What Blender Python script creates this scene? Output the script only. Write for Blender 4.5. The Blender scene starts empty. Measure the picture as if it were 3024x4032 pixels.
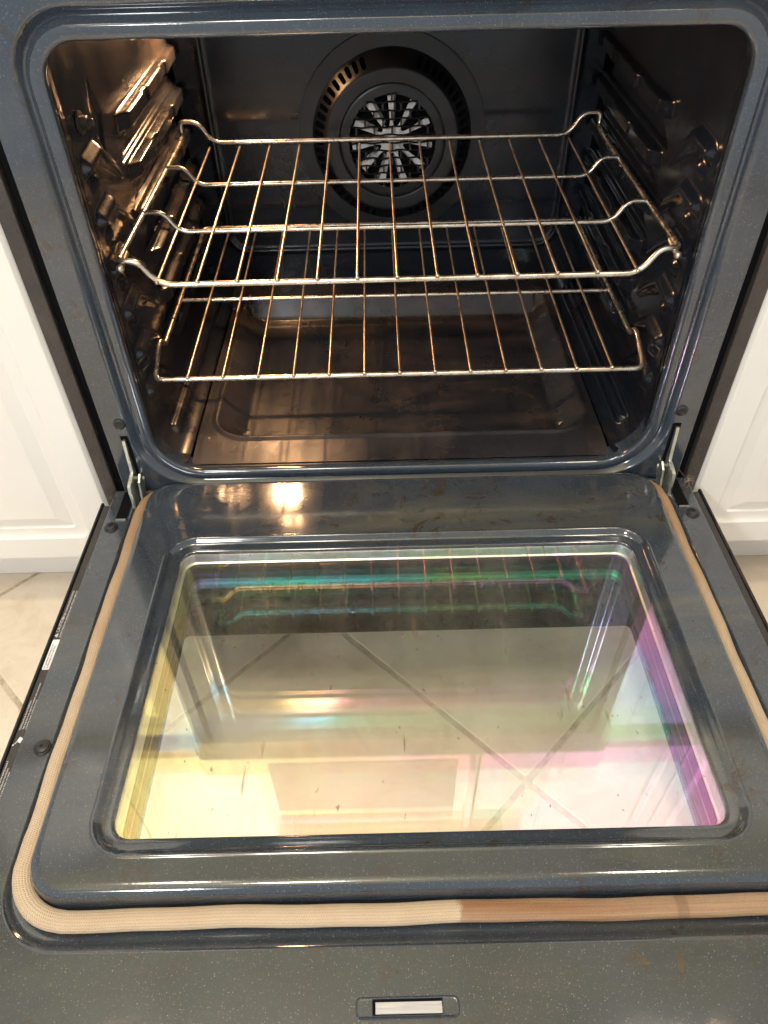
import bpy, math, random
import numpy as np
from mathutils import Vector, Matrix

random.seed(7)
rng = np.random.default_rng(7)
S = bpy.context.scene
COL = S.collection
PI = math.pi

# ------------------------------------------------------------------ camera
# origin: centre of the oven opening, y=0 the face of the front frame (y+ into the oven), z=0 the inner face of the open door
CAM = dict(loc=(-0.0213, -0.6978, 0.6146), pitch=0.7621, yaw=-0.0014, roll=-0.0251, f=2855.44)
def camera():
    p, y, r = CAM['pitch'], CAM['yaw'], CAM['roll']
    f = Vector((math.sin(y)*math.cos(p), math.cos(y)*math.cos(p), -math.sin(p)))
    rt = f.cross(Vector((0, 0, 1))).normalized(); up = rt.cross(f)
    r2 = rt*math.cos(r) + up*math.sin(r); u2 = up*math.cos(r) - rt*math.sin(r)
    cd = bpy.data.cameras.new('camera'); co = bpy.data.objects.new('camera', cd); COL.objects.link(co)
    M = Matrix((r2, u2, -f)).transposed().to_4x4(); M.translation = Vector(CAM['loc'])
    co.matrix_world = M
    cd.sensor_fit = 'HORIZONTAL'; cd.sensor_width = 36; cd.lens = CAM['f']/3024*36
    cd.clip_start = 0.02; cd.clip_end = 50
    S.camera = co
camera()

# ------------------------------------------------------------------ world, lamps, exposure
W = bpy.data.worlds.new('World'); S.world = W; W.use_nodes = True
bg = W.node_tree.nodes['Background']; bg.inputs[0].default_value = (0.90, 0.95, 1.0, 1); bg.inputs[1].default_value = 0.58

def lamp(name, loc, power, size, col):
    l = bpy.data.lights.new(name, 'AREA'); l.shape = 'DISK'; l.size = size; l.energy = power; l.color = col
    o = bpy.data.objects.new(name, l); COL.objects.link(o); o.location = loc
    return o
WARM = (1.0, 0.86, 0.70)
lamp('ceiling_downlight', (0.82, -0.42, 2.18), 8, 0.2, WARM)
lamp('ceiling_downlight', (-0.78, -0.42, 2.18), 8, 0.2, WARM)
pl_ = bpy.data.lights.new('added_overhead_light', 'POINT'); pl_.energy = 32; pl_.shadow_soft_size = .13; pl_.color = (1.0, .96, .90)  # added unseen lamp, hung to brighten the ceiling that the enamel mirrors
po_ = bpy.data.objects.new('added_overhead_light', pl_); COL.objects.link(po_); po_.location = (-.30, -.85, 1.70)
dl_ = bpy.data.lights.new('added_front_light', 'POINT'); dl_.energy = 55; dl_.shadow_soft_size = .10; dl_.color = (.95, .98, 1.0)  # added unseen lamp for low front-left light into the cavity
do_ = bpy.data.objects.new('added_front_light', dl_); COL.objects.link(do_); do_.location = (-.75, -2.0, 1.15)
S.view_settings.view_transform = 'Standard'; S.view_settings.look = 'None'
S.view_settings.exposure = 0.2; S.view_settings.gamma = 1.0
S.view_settings.use_curve_mapping = False
S.render.engine = 'CYCLES'
S.cycles.max_bounces = 6; S.cycles.glossy_bounces = 4; S.cycles.transmission_bounces = 6; S.cycles.transparent_max_bounces = 12
S.cycles.use_denoising = True
S.cycles.sample_clamp_indirect = 20.0
S.cycles.use_adaptive_sampling = True; S.cycles.adaptive_threshold = .045; S.cycles.adaptive_min_samples = 20

# ------------------------------------------------------------------ material helpers
class NT:
    def __init__(s, name):
        s.m = bpy.data.materials.new(name); s.m.use_nodes = True
        s.t = s.m.node_tree; s.b = s.t.nodes['Principled BSDF']; s.out = s.t.nodes['Material Output']
        s._co = None
    def n(s, typ, **kw):
        nd = s.t.nodes.new(typ)
        for k, v in kw.items():
            if k.startswith('i_'):
                nd.inputs[int(k[2:]) if k[2:].isdigit() else k[2:].replace('_', ' ')].default_value = v
            else: setattr(nd, k, v)
        return nd
    def l(s, a, b): s.t.links.new(a, b)
    def co(s, kind='Object'):
        if s._co is None: s._co = s.n('ShaderNodeTexCoord')
        return s._co.outputs[kind]
    def geo(s):                                              # world position: one continuous pattern over all parts
        return s.n('ShaderNodeNewGeometry').outputs['Position']
    def noise(s, scale, detail=3, rough=.55, vec=None, dist=0.0):
        nd = s.n('ShaderNodeTexNoise', i_Scale=scale, i_Detail=detail, i_Roughness=rough, i_Distortion=dist)
        s.l(vec if vec is not None else s.geo(), nd.inputs['Vector']); return nd.outputs['Fac']
    def scale(s, vec, sc):
        nd = s.n('ShaderNodeMapping'); nd.inputs['Scale'].default_value = sc; s.l(vec, nd.inputs['Vector']); return nd.outputs[0]
    def ramp(s, fac, stops):
        nd = s.n('ShaderNodeValToRGB'); e = nd.color_ramp.elements
        while len(e) < len(stops): e.new(0.5)
        for el, (p, c) in zip(e, stops):
            el.position = p; el.color = c if len(c) == 4 else (*c, 1)
        s.l(fac, nd.inputs[0]); return nd.outputs[0]
    def step(s, fac, a, b, lo=0.0, hi=1.0):
        nd = s.n('ShaderNodeMapRange'); s.l(fac, nd.inputs[0])
        for i, v in zip((1, 2, 3, 4), (a, b, lo, hi)): nd.inputs[i].default_value = v
        return nd.outputs[0]
    def math(s, op, a, b):
        nd = s.n('ShaderNodeMath', operation=op)
        for i, v in enumerate((a, b)):
            if isinstance(v, (int, float)): nd.inputs[i].default_value = v
            else: s.l(v, nd.inputs[i])
        return nd.outputs[0]
    def mix(s, fac, a, b):
        nd = s.n('ShaderNodeMix', data_type='RGBA')
        for sock, v in ((nd.inputs[0], fac), (nd.inputs[6], a), (nd.inputs[7], b)):
            if isinstance(v, (int, float)): sock.default_value = v
            elif isinstance(v, tuple): sock.default_value = (*v, 1) if len(v) == 3 else v
            else: s.l(v, sock)
        return nd.outputs[2]
    def bump(s, h, strength=.3, dist=.001):
        nd = s.n('ShaderNodeBump', i_Strength=strength, i_Distance=dist); s.l(h, nd.inputs['Height'])
        s.l(nd.outputs[0], s.b.inputs['Normal']); return nd
    def set(s, **kw):
        for k, v in kw.items():
            sock = s.b.inputs[k.replace('_', ' ')]
            if isinstance(v, (int, float)): sock.default_value = v
            elif isinstance(v, tuple): sock.default_value = (*v, 1) if len(v) == 3 else v
            else: s.l(v, sock)
        return s
M = {}
def plain(name, col, rough=.5, metal=0.0, spec=.5, var=.12, vs=40, bump=0, bs=200):
    t = NT(name); nz = t.noise(vs, 4)
    c0 = tuple(max(0, c*(1-var)) for c in col); c1 = tuple(min(1, c*(1+var)) for c in col)
    t.set(Base_Color=t.ramp(nz, [(.3, c0), (.7, c1)]), Metallic=metal, Specular_IOR_Level=spec)
    t.set(Roughness=t.step(nz, .3, .7, rough*.85, min(1, rough*1.15)))
    if bump: t.bump(t.noise(bs, 3), bump, .001)
    M[name] = t.m; return t.m

def enamel(name, base, speck, rough, dots=1.0, grime=(.035, .022, .012), grime_amt=.6, speckle_scale=260, haze=None, spec=.5, coat=0.0, smear=None):
    t = NT(name); g = t.geo()
    big = t.noise(9, 3, .6, g); col = t.ramp(big, [(.3, tuple(c*.82 for c in base)), (.7, tuple(c*1.2 for c in base))])
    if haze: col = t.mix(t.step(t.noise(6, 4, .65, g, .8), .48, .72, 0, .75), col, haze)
    for sc, th, amt in ((speckle_scale, .21, 1.0), (speckle_scale*2.1, .26, .6)):
        v = t.n('ShaderNodeTexVoronoi', i_Scale=sc); t.l(g, v.inputs['Vector'])
        sel = t.n('ShaderNodeSeparateColor'); t.l(v.outputs['Color'], sel.inputs[0])
        size = t.step(sel.outputs[0], .15, 1.0, .0, th)
        d = t.math('LESS_THAN', v.outputs['Distance'], size)
        col = t.mix(t.math('MULTIPLY', d, amt*dots), col, speck)
    if smear:                                                # greasy wiping marks, drawn out sideways; the door's olive tint also paints in reflection
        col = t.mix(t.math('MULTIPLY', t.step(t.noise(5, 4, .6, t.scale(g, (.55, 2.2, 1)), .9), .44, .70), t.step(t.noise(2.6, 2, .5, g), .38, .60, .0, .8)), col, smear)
    gr = t.math('MULTIPLY', t.step(t.noise(30, 4, .7, g, .6), .56, .70), t.step(t.noise(5, 2, .5, g), .40, .56, 0, grime_amt))
    col = t.mix(gr, col, grime)
    t.set(Base_Color=col, Specular_IOR_Level=spec, Coat_Weight=coat, Coat_Roughness=.08)
    r = t.math('ADD', t.step(t.noise(14, 3, .6, g, .5), .3, .7, rough*.75, rough*1.3), t.math('MULTIPLY', gr, .10))
    t.set(Roughness=r)
    t.bump(t.noise(330, 1, .5, g), .06, .0005)
    M[name] = t.m; return t.m

enamel('enamel', (.030, .041, .057), (.20, .225, .25), .12, speckle_scale=600, spec=.9, coat=.4, smear=(.062, .066, .070), grime=(.040, .024, .013), grime_amt=.9)
enamel('enamel_door', (.030, .039, .052), (.22, .235, .24), .10, speckle_scale=600, spec=.9, coat=.5, smear=(.100, .094, .064), grime=(.040, .024, .013), grime_amt=1.0)  # olive smear: part grease, part warm reflection put into the colour
enamel('enamel_wall_lit', (.014, .0165, .022), (.07, .07, .07), .20, dots=.5, grime=(.05, .03, .018), grime_amt=.8, haze=(.080, .058, .043), spec=.8)  # left wall only; lighter brown haze paints in the lamp's copper glow
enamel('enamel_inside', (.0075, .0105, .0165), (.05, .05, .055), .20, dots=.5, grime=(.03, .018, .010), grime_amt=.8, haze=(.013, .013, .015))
enamel('enamel_floor', (.014, .0150, .019), (.09, .09, .10), .30, dots=.7, grime=(.07, .042, .026), grime_amt=1.0, haze=(.095, .066, .052), spec=.6, smear=(.10, .080, .066))
plain('fan_cover_metal', (.012, .0125, .0145), .34, 0, .5, .2, 30, .1)
plain('black_void', (.004, .004, .005), .9, 0, .1)
plain('black_plastic', (.012, .012, .013), .45, 0, .4, .2, 60, .1, 300)
plain('screw_black', (.030, .029, .030), .42, .3, .5, .2, 120)
plain('screw_steel', (.10, .085, .075), .38, .7, .5, .3, 120)
plain('trim_brown', (.040, .035, .034), .42, 0, .45, .15, 90, .15, 900)
plain('fan_blade', (.88, .85, .79), .5, .0, .5, .25, 60)
plain('frit', (.006, .006, .006), .25, 0, .5)
plain('dark_plate', (.008, .009, .011), .5)
plain('print_white', (.72, .70, .70), .6)
plain('print_dark', (.03, .03, .035), .6)
plain('countertop', (.42, .36, .29), .25, 0, .5, .35, 60)
plain('wall_paint', (.72, .66, .56), .7)
plain('ceiling_paint', (.82, .72, .46), .8)
plain('microwave_white', (.76, .73, .62), .3)
plain('microwave_glass', (.30, .27, .23), .15)
plain('hair', (.50, .36, .25), .6)
plain('weld', (.62, .55, .45), .35, .9, .5, .2, 300)

def zinc():
    t = NT('zinc'); n = t.noise(70, 4)
    t.set(Base_Color=t.ramp(n, [(.25, (.42, .40, .30)), (.5, (.62, .64, .58)), (.75, (.70, .73, .72))]), Metallic=.9,
          Roughness=t.step(t.noise(160, 3), .3, .7, .25, .45)); M['zinc'] = t.m
zinc()
def brushed():
    t = NT('brushed_metal'); n = t.noise(600, 3, .6, t.scale(t.geo(), (.06, 1, 1)))
    t.set(Base_Color=t.ramp(n, [(.2, (.30, .30, .31)), (.8, (.48, .48, .49))]), Metallic=.6, Roughness=.5)
    t.bump(n, .2, .0004); M['brushed_metal'] = t.m
brushed()
def liner_metal():
    t = NT('bright_metal'); n = t.noise(60, 4)
    t.set(Base_Color=t.ramp(n, [(.25, (.48, .47, .42)), (.7, (.70, .70, .66))]), Metallic=.9, Roughness=.34); M['bright_metal'] = t.m
liner_metal()
def steel():
    t = NT('rack_steel'); g = t.geo()
    tint = t.step(t.noise(38, 5, .65, g), .40, .68)
    burn = t.step(t.noise(220, 4, .7, g), .60, .72)
    c = t.mix(tint, (.82, .79, .70), (.62, .46, .32))
    c = t.mix(t.math('MULTIPLY', burn, .8), c, (.10, .055, .035))
    t.set(Base_Color=c, Metallic=.95, Roughness=t.step(t.noise(90, 3, .5, g), .3, .7, .20, .40))
    t.bump(t.noise(500, 3, .5, g), .12, .0004); M['rack_steel'] = t.m
    t = NT('rack_steel_thin'); g = t.geo()
    tint = t.step(t.noise(30, 5, .65, g), .36, .62)
    burn = t.step(t.noise(260, 4, .7, g), .58, .70)
    c = t.mix(tint, (.82, .77, .65), (.56, .38, .25))
    c = t.mix(t.math('MULTIPLY', burn, .8), c, (.09, .045, .03))
    t.set(Base_Color=c, Metallic=.92, Roughness=.33); t.bump(t.noise(500, 3, .5, g), .12, .0004); M['rack_steel_thin'] = t.m
steel()
def brown_panel():
    t = NT('grain_panel'); g = t.geo()
    v = t.n('ShaderNodeTexVoronoi', i_Scale=330.0, feature='SMOOTH_F1'); t.l(t.scale(g, (1, 1, .7)), v.inputs['Vector'])
    n = t.noise(25, 4, .6, g)
    t.set(Base_Color=t.ramp(n, [(.3, (.036, .030, .027)), (.7, (.060, .050, .044))]), Roughness=.45)
    t.bump(t.math('ADD', v.outputs['Distance'], t.noise(240, 3, .5, g)), .55, .0012); M['grain_panel'] = t.m
brown_panel()
def cabinet_paint():
    t = NT('cabinet_paint'); g = t.geo()
    t.set(Base_Color=t.ramp(t.noise(7, 3, .5, g), [(.3, (.80, .77, .72)), (.7, (.83, .80, .755))]),
          Roughness=t.step(t.noise(20, 3, .5, g), .3, .7, .30, .38), Specular_IOR_Level=.5)
    t.bump(t.noise(160, 2, .5, g), .04, .0005); M['cabinet_paint'] = t.m
cabinet_paint()
def tile_mats():
    t = NT('floor_tile'); g = t.geo()
    oi = t.n('ShaderNodeObjectInfo')
    n1 = t.noise(11, 6, .65, g, .6); n2 = t.noise(130, 4, .7, g)
    c = t.ramp(n1, [(.28, (.62, .51, .39)), (.5, (.74, .64, .52)), (.74, (.80, .71, .60))])
    c = t.mix(t.step(n2, .62, .76, 0, .35), c, (.40, .30, .21))
    c = t.mix(t.math('MULTIPLY', oi.outputs['Random'], .18), c, (.50, .40, .30))
    t.set(Base_Color=c, Roughness=t.step(n1, .3, .7, .30, .42)); t.bump(n1, .12, .002); M['floor_tile'] = t.m
    plain('grout', (.50, .41, .31), .85, 0, .3, .25, 120, .3, 500)
tile_mats()
def gasket_mat():
    t = NT('gasket'); uv = t.n('ShaderNodeUVMap').outputs[0]
    sx = t.n('ShaderNodeSeparateXYZ'); t.l(uv, sx.inputs[0]); U, V = sx.outputs[0], sx.outputs[1]
    # braid: offset rows of stitches
    row = t.math('MULTIPLY', V, 2*PI*22)
    su = t.math('SINE', t.math('ADD', t.math('MULTIPLY', U, 2*PI/.0019), t.math('MULTIPLY', row, .5)), 0)
    sv = t.math('SINE', row, 0)
    weave = t.math('ADD', t.math('MULTIPLY', t.math('MULTIPLY', su, sv), .30), t.math('MULTIPLY', sv, .16))
    g = t.geo(); pos = t.n('ShaderNodeSeparateXYZ'); t.l(g, pos.inputs[0])
    clean = (.60, .475, .34); old = (.36, .21, .115)
    n = t.noise(30, 5, .65, g, .4)
    c = t.mix(t.step(n, .40, .70, 0, .45), clean, (.50, .34, .22))
    # heat-browned towards the hinges, and a stained length on the front run
    hinge = t.step(t.math('ADD', pos.outputs[1], t.math('MULTIPLY', t.math('SUBTRACT', n, .5), .12)), -.34, -.04, 0, .85)
    c = t.mix(hinge, c, old)
    sx0 = t.step(t.math('ADD', pos.outputs[0], t.math('MULTIPLY', t.math('SUBTRACT', t.noise(60, 4, .6, g), .5), .03)), .024, .029)
    front = t.step(pos.outputs[1], -.48, -.49)
    streak = t.step(t.noise(40, 3, .5, t.scale(g, (.08, 3, 1))), .38, .62, .5, 1.0)
    c = t.mix(t.math('MULTIPLY', t.math('MULTIPLY', sx0, front), streak), c, (.29, .15, .075))
    kn = t.math('MULTIPLY', front, t.math('MULTIPLY', t.step(pos.outputs[0], .195, .197), t.step(pos.outputs[0], .206, .204)))
    c = t.mix(t.math('MULTIPLY', kn, .4), c, (.13, .085, .055))
    c = t.mix(t.step(weave, -.35, .1, .38, 0), c, (.20, .125, .075))
    t.set(Base_Color=c, Roughness=.85, Specular_IOR_Level=.2); t.bump(weave, .8, .0012); M['gasket'] = t.m
gasket_mat()
def glass_mats():
    def mk(name, tint, ior, film, fvar, fior, rough=.02, dirt=0.0, drift=0.0):
        t = NT(name); g = t.geo()
        th = t.step(t.noise(3.2, 3, .5, g, .6), .3, .7, film-fvar, film+fvar)
        if drift:                                             # the coating thickens from one side to the other
            sp = t.n('ShaderNodeSeparateXYZ'); t.l(g, sp.inputs[0]); th = t.math('ADD', th, t.math('MULTIPLY', sp.outputs[0], drift))
        t.set(Base_Color=(0, 0, 0), Roughness=rough, IOR=ior)
        t.b.inputs['Thin Film IOR'].default_value = fior
        t.l(th, t.b.inputs['Thin Film Thickness'])
        tr = t.n('ShaderNodeBsdfTransparent'); tr.inputs[0].default_value = (*tint, 1)
        ad = t.n('ShaderNodeAddShader'); t.l(tr.outputs[0], ad.inputs[0]); t.l(t.b.outputs[0], ad.inputs[1])
        last = ad.outputs[0]
        if dirt:                                              # baked-on drips and dust on the inner pane
            d = t.n('ShaderNodeBsdfDiffuse'); d.inputs[0].default_value = (.52, .48, .40, 1)
            gm = t.scale(g, (1, .12, 1))
            drip = t.math('MULTIPLY', t.step(t.noise(95, 3, .5, gm), .67, .71), t.step(t.noise(9, 2, .5, g), .48, .60))
            dots = t.math('MULTIPLY', t.step(t.noise(190, 2, .5, t.scale(g, (1, .6, 1))), .725, .75), t.step(t.noise(12, 2, .5, g), .42, .52))
            haze = t.step(t.noise(14, 4, .7, gm), .40, .75, .014, .055)
            spots = t.math('MULTIPLY', t.math('MAXIMUM', drip, dots), dirt)
            f = t.math('MINIMUM', t.math('ADD', spots, haze), .7)
            t.l(t.mix(t.step(spots, .02, .15), (.52, .48, .40), (.20, .13, .07)), d.inputs[0])
            mx = t.n('ShaderNodeMixShader'); t.l(f, mx.inputs[0]); t.l(last, mx.inputs[1]); t.l(d.outputs[0], mx.inputs[2]); last = mx.outputs[0]
        t.l(last, t.out.inputs['Surface']); M[name] = t.m
    mk('glass_coated', (.975, .978, .965), 1.55, 263, 26, 1.96, .015, .55, 112.0)
    mk('glass_middle', (.98, .983, .972), 1.5, 345, 40, 1.86, .02, 0.0, 60.0)
    mk('glass_outer', (.98, .985, .975), 1.5, 0, 0, 1.33, .01)
glass_mats()
def glow():
    t = NT('lamp_glow'); t.set(Base_Color=(0, 0, 0)); t.b.inputs['Emission Color'].default_value = (1.0, .54, .25, 1); t.b.inputs['Emission Strength'].default_value = 1550
    M['lamp_glow'] = t.m
glow()

# ------------------------------------------------------------------ mesh helpers
def link(o, parent=None):
    COL.objects.link(o)
    if parent is not None: o.parent = parent
    return o
def tag(o, label=None, cat=None, group=None, kind=None):
    if label: o['label'] = label
    if cat: o['category'] = cat
    if group: o['group'] = group
    if kind: o['kind'] = kind
    return o
def empty(name, loc=(0, 0, 0), parent=None):
    o = bpy.data.objects.new(name, None); o.empty_display_size = .05; o.location = loc
    return link(o, parent)
class MB:
    def __init__(s): s.v = []; s.f = []; s.uv = None
    def add(s, v, f):
        b = len(s.v); s.v += [tuple(p) for p in v]; s.f += [tuple(i+b for i in q) for q in f]; return s
    def box(s, x0, x1, y0, y1, z0, z1, bev=0.0):
        if bev <= 0:
            v = [(x, y, z) for z in (z0, z1) for y in (y0, y1) for x in (x0, x1)]
            return s.add(v, [(0, 2, 3, 1), (4, 5, 7, 6), (0, 1, 5, 4), (2, 6, 7, 3), (0, 4, 6, 2), (1, 3, 7, 5)])
        b = min(bev, (x1-x0)/2.01, (y1-y0)/2.01, (z1-z0)/2.01)
        rings = []
        for z, i in ((z0, b), (z0+b, 0), (z1-b, 0), (z1, b)):
            rings.append([(p[0], p[1], z) for p in rr(x0+i, x1-i, y0+i, y1-i, b if not i else b*.5, 2)])
        return s.rings(rings, True, True)
    def rings(s, rs, cap0=False, cap1=False, closed=True):
        n = len(rs[0]); v = [p for r in rs for p in r]; f = []
        for i in range(len(rs)-1):
            for j in range(n if closed else n-1):
                k = (j+1) % n
                f.append((i*n+j, i*n+k, (i+1)*n+k, (i+1)*n+j))
        if cap0: f.append(tuple(range(n-1, -1, -1)))
        if cap1: f.append(tuple((len(rs)-1)*n+j for j in range(n)))
        return s.add(v, f)
    def tube(s, pts, r, n=10, closed=False, caps=True):
        pts = [Vector(p) for p in pts]; N = len(pts); rs = []
        t0 = (pts[1]-pts[0]).normalized()
        nrm = t0.orthogonal().normalized()
        for i in range(N):
            if closed: t = (pts[(i+1) % N]-pts[i-1]).normalized()
            else: t = (pts[min(i+1, N-1)]-pts[max(i-1, 0)]).normalized()
            nrm = (nrm - t*nrm.dot(t)).normalized(); bi = t.cross(nrm)
            rad = r(i/(N-1)) if callable(r) else r
            rs.append([pts[i]+(nrm*math.cos(a)+bi*math.sin(a))*rad for a in (2*PI*k/n for k in range(n))])
        if closed: rs.append(rs[0])
        return s.rings(rs, caps and not closed, caps and not closed)
    def lathe(s, prof, n=32, axis='z', c=(0, 0, 0), caps=True):
        rs = []
        for r, h in prof:
            ring = []
            for k in range(n):
                a = 2*PI*k/n; u, w = r*math.cos(a), r*math.sin(a)
                p = dict(z=(u, w, h), y=(u, h, w), x=(h, u, w))[axis]
                ring.append((p[0]+c[0], p[1]+c[1], p[2]+c[2]))
            rs.append(ring)
        return s.rings(rs, caps and prof[0][0] > 0, caps and prof[-1][0] > 0)
    def build(s, name, mat, parent=None, angle=35, flip=False):
        me = bpy.data.meshes.new(name); me.from_pydata(s.v, [], s.f); 
        if flip: me.flip_normals()
        me.validate(); me.update()
        me.materials.append(M[mat] if isinstance(mat, str) else mat)
        for p in me.polygons: p.use_smooth = True
        me.set_sharp_from_angle(angle=math.radians(angle))
        o = link(bpy.data.objects.new(name, me), parent)
        wnm = o.modifiers.new('weighted_normals', 'WEIGHTED_NORMAL'); wnm.keep_sharp = True; wnm.weight = 60
        return o
def rr(x0, x1, y0, y1, r, n=8):
    """rounded rectangle, counter-clockwise; r a number or (bottom-left, bottom-right, top-right, top-left)"""
    rs = (r,)*4 if isinstance(r, (int, float)) else r
    out = []
    for (cx, cy, a0), q in zip(((x0, y0, PI), (x1, y0, 1.5*PI), (x1, y1, 0), (x0, y1, .5*PI)), rs):
        ox = q if cx == x0 else -q; oy = q if cy == y0 else -q
        for k in range(n+1):
            a = a0 + .5*PI*k/n
            out.append((cx+ox+q*math.cos(a), cy+oy+q*math.sin(a)))
    return out
def fillet(pts, rad, n=5, closed=False):
    pts = [Vector(p) for p in pts]; out = []; N = len(pts)
    for i, p in enumerate(pts):
        if not closed and i in (0, N-1): out.append(p); continue
        a = pts[i-1]-p; b = pts[(i+1) % N]-p; la, lb = a.length, b.length
        R = rad[i] if isinstance(rad, (list, tuple)) else rad
        d = min(R, la*.48, lb*.48); A = p+a.normalized()*d; B = p+b.normalized()*d
        for k in range(n+1):
            t = k/n; out.append(A*(1-t)**2 + p*2*t*(1-t) + B*t*t)
    return out
def grid_mesh(name, P, mat, parent, flip=False, angle=180):
    """P: array (m, n, 3) of positions -> smooth sheet"""
    m, n, _ = P.shape
    me = bpy.data.meshes.new(name)
    idx = np.arange(m*n).reshape(m, n)
    q = np.stack([idx[:-1, :-1], idx[1:, :-1], idx[1:, 1:], idx[:-1, 1:]], -1).reshape(-1, 4)
    if flip: q = q[:, ::-1]
    me.vertices.add(m*n); me.vertices.foreach_set('co', P.reshape(-1).astype(np.float32))
    me.loops.add(q.size); me.loops.foreach_set('vertex_index', q.reshape(-1).astype(np.int32))
    me.polygons.add(len(q)); me.polygons.foreach_set('loop_start', (np.arange(len(q))*4).astype(np.int32))
    me.update(calc_edges=True)
    me.polygons.foreach_set('use_smooth', np.ones(len(q), dtype=bool))
    me.materials.append(M[mat]); me.update()
    return link(bpy.data.objects.new(name, me), parent)
def sstep(x, a, b):
    t = np.clip((x-a)/(b-a), 0, 1); return t*t*(3-2*t)

ZF = -.237     # kitchen floor
# ================================================================== THE SETTING: floor tiles, wall
flo = MB().box(-1.9, 1.9, -1.9, .9, ZF-.05, ZF-.0016).build('floor', 'grout'); tag(flo, 'beige tiled kitchen floor laid on the diagonal', 'floor', kind='structure')
P_ = .3815; U0, V0 = -.1005, .0765; GR = .0034
tm = MB(); h = P_/2-GR
tm.rings([[(x, y, 0) for x, y in rr(-h, h, -h, h, .004, 2)], [(x, y, .0055) for x, y in rr(-h, h, -h, h, .004, 2)],
          [(x, y, .007) for x, y in rr(-h+.0025, h-.0025, -h+.0025, h-.0025, .004, 2)]], False, True)
tile0 = None
for i in range(-6, 6):
    for j in range(-6, 6):
        u = U0+(i+.5)*P_; v = V0+(j+.5)*P_
        x, y = (u-v)/math.sqrt(2), (u+v)/math.sqrt(2)
        if not (-1.5 < x < 1.5 and -1.6 < y < .32): continue
        if tile0 is None: tile0 = tm.build('tile', 'floor_tile', flo); o = tile0
        else: o = link(tile0.copy(), flo)
        o.location = (x, y, ZF-.007); o.rotation_euler = (0, 0, PI/4)
wl = MB().box(-1.6, 1.6, .66, .70, ZF, 2.2).build('wall', 'wall_paint'); tag(wl, 'painted kitchen wall behind the oven', 'wall', kind='structure')

cl = MB().box(-2.2, 2.2, -2.2, .70, 2.2, 2.24).build('ceiling', 'ceiling_paint'); tag(cl, 'cream painted ceiling over the oven', 'ceiling', kind='structure')

# ================================================================== CABINETS
def slab(s, name, parent, x0, x1, z0, z1, yf, th, gx0, gx1, gz0, gz1, mat='cabinet_paint'):
    """cabinet door: slab with a routed ogee frame and a raised centre panel; front at y=yf"""
    b = MB(); R = []
    def ring(a0, a1, c0, c1, r, y): R.append([(p[0], y, p[1]) for p in rr(a0, a1, c0, c1, r, 5)])
    ring(x0, x1, z0, z1, .002, yf+th); ring(x0, x1, z0, z1, .002, yf+.006); ring(x0+.004, x1-.004, z0+.004, z1-.004, .003, yf+.001); ring(x0+.007, x1-.007, z0+.007, z1-.007, .003, yf)
    for d, y, r in ((0, 0, .016), (.0025, .0028, .0145), (.006, .0042, .012), (.012, .0046, .008), (.0165, .0044, .004), (.018, .0066, .003), (.021, .0070, .002), (.036, .0012, .001), (.0375, .0008, .001)):
        ring(gx0+d, gx1-d, gz0+d, gz1-d, r, yf+y)
    b.rings(R, False, True)
    return b.build(name, mat, parent, 28)
def base_cabinet(sx, label):
    t = empty('base_cabinet', (sx*.70, .3, ZF)); tag(t, label, 'cabinet', 'white cabinets either side of the oven')
    inv = lambda b: b
    X0, X1 = sorted((sx*.3845, sx*1.02))
    def P(o): o.matrix_parent_inverse = Matrix.Translation(-Vector(t.location)); return o
    P(MB().box(X0+.002, X1-.002, .019, .62, -.135, .640).build('carcass', 'cabinet_paint', t))
    G0, G1 = sorted((sx*.4215, sx*.985))
    P(slab(sx, 'cabinet_door', t, X0, X1, -.128, .632, -.001, .019, G0, G1, -.086, .595))
    P(MB().box(X0+.002, X1-.002, .074, .09, ZF+.001, -.136).build('toe_kick', 'cabinet_paint', t))
    c = MB().box(*sorted((sx*.386, sx*1.03)), -.02, .655, .642, .680, .004).build('countertop', 'countertop')
    tag(c, 'stone worktop on the white cabinet %s of the oven, seen only as a reflection' % ('left' if sx < 0 else 'right'), 'worktop', 'worktops beside the oven')
base_cabinet(-1, 'white panelled base cabinet standing to the left of the open oven')
base_cabinet(1, 'white panelled base cabinet standing to the right of the open oven')
def wall_cabinet(sx, label):
    t = empty('wall_cabinet', (sx*.7, .45, 1.14)); tag(t, label, 'cabinet', 'white wall cabinets mirrored in the door glass')
    def P(o): o.matrix_parent_inverse = Matrix.Translation(-Vector(t.location)); return o
    X0, X1 = sorted((sx*.386, sx*1.3))
    P(MB().box(X0, X1, .30, .655, 1.14, 2.10).build('carcass', 'cabinet_paint', t))
    a, b = sorted((sx*.388, sx*.80)); g0, g1 = a+.04, b-.04
    P(slab(sx, 'cabinet_door', t, a, b, 1.143, 2.09, .28, .019, g0, g1, 1.18, 2.05))
    a, b = sorted((sx*.803, sx*1.29)); g0, g1 = a+.04, b-.04
    P(slab(sx, 'cabinet_door', t, a, b, 1.143, 2.09, .28, .019, g0, g1, 1.18, 2.05))
wall_cabinet(-1, 'white wall cabinet above the left worktop, mirrored in the door glass')
wall_cabinet(1, 'white wall cabinet above the right worktop, mirrored in the door glass')
mw = empty('microwave', (0, .4, 1.02)); tag(mw, 'white microwave hung above the oven, mirrored in the door glass', 'microwave')
def PM(o): o.matrix_parent_inverse = Matrix.Translation(-Vector(mw.location)); return o
PM(MB().box(-.379, .379, .225, .655, 1.02, 1.44, .006).build('body', 'microwave_white', mw))
PM(MB().box(-.376, .205, .200, .223, 1.075, 1.437, .006).build('door', 'microwave_white', mw))
PM(MB().box(-.335, .150, .1975, .2005, 1.13, 1.40, .0012).build('window', 'microwave_glass', mw))
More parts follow.
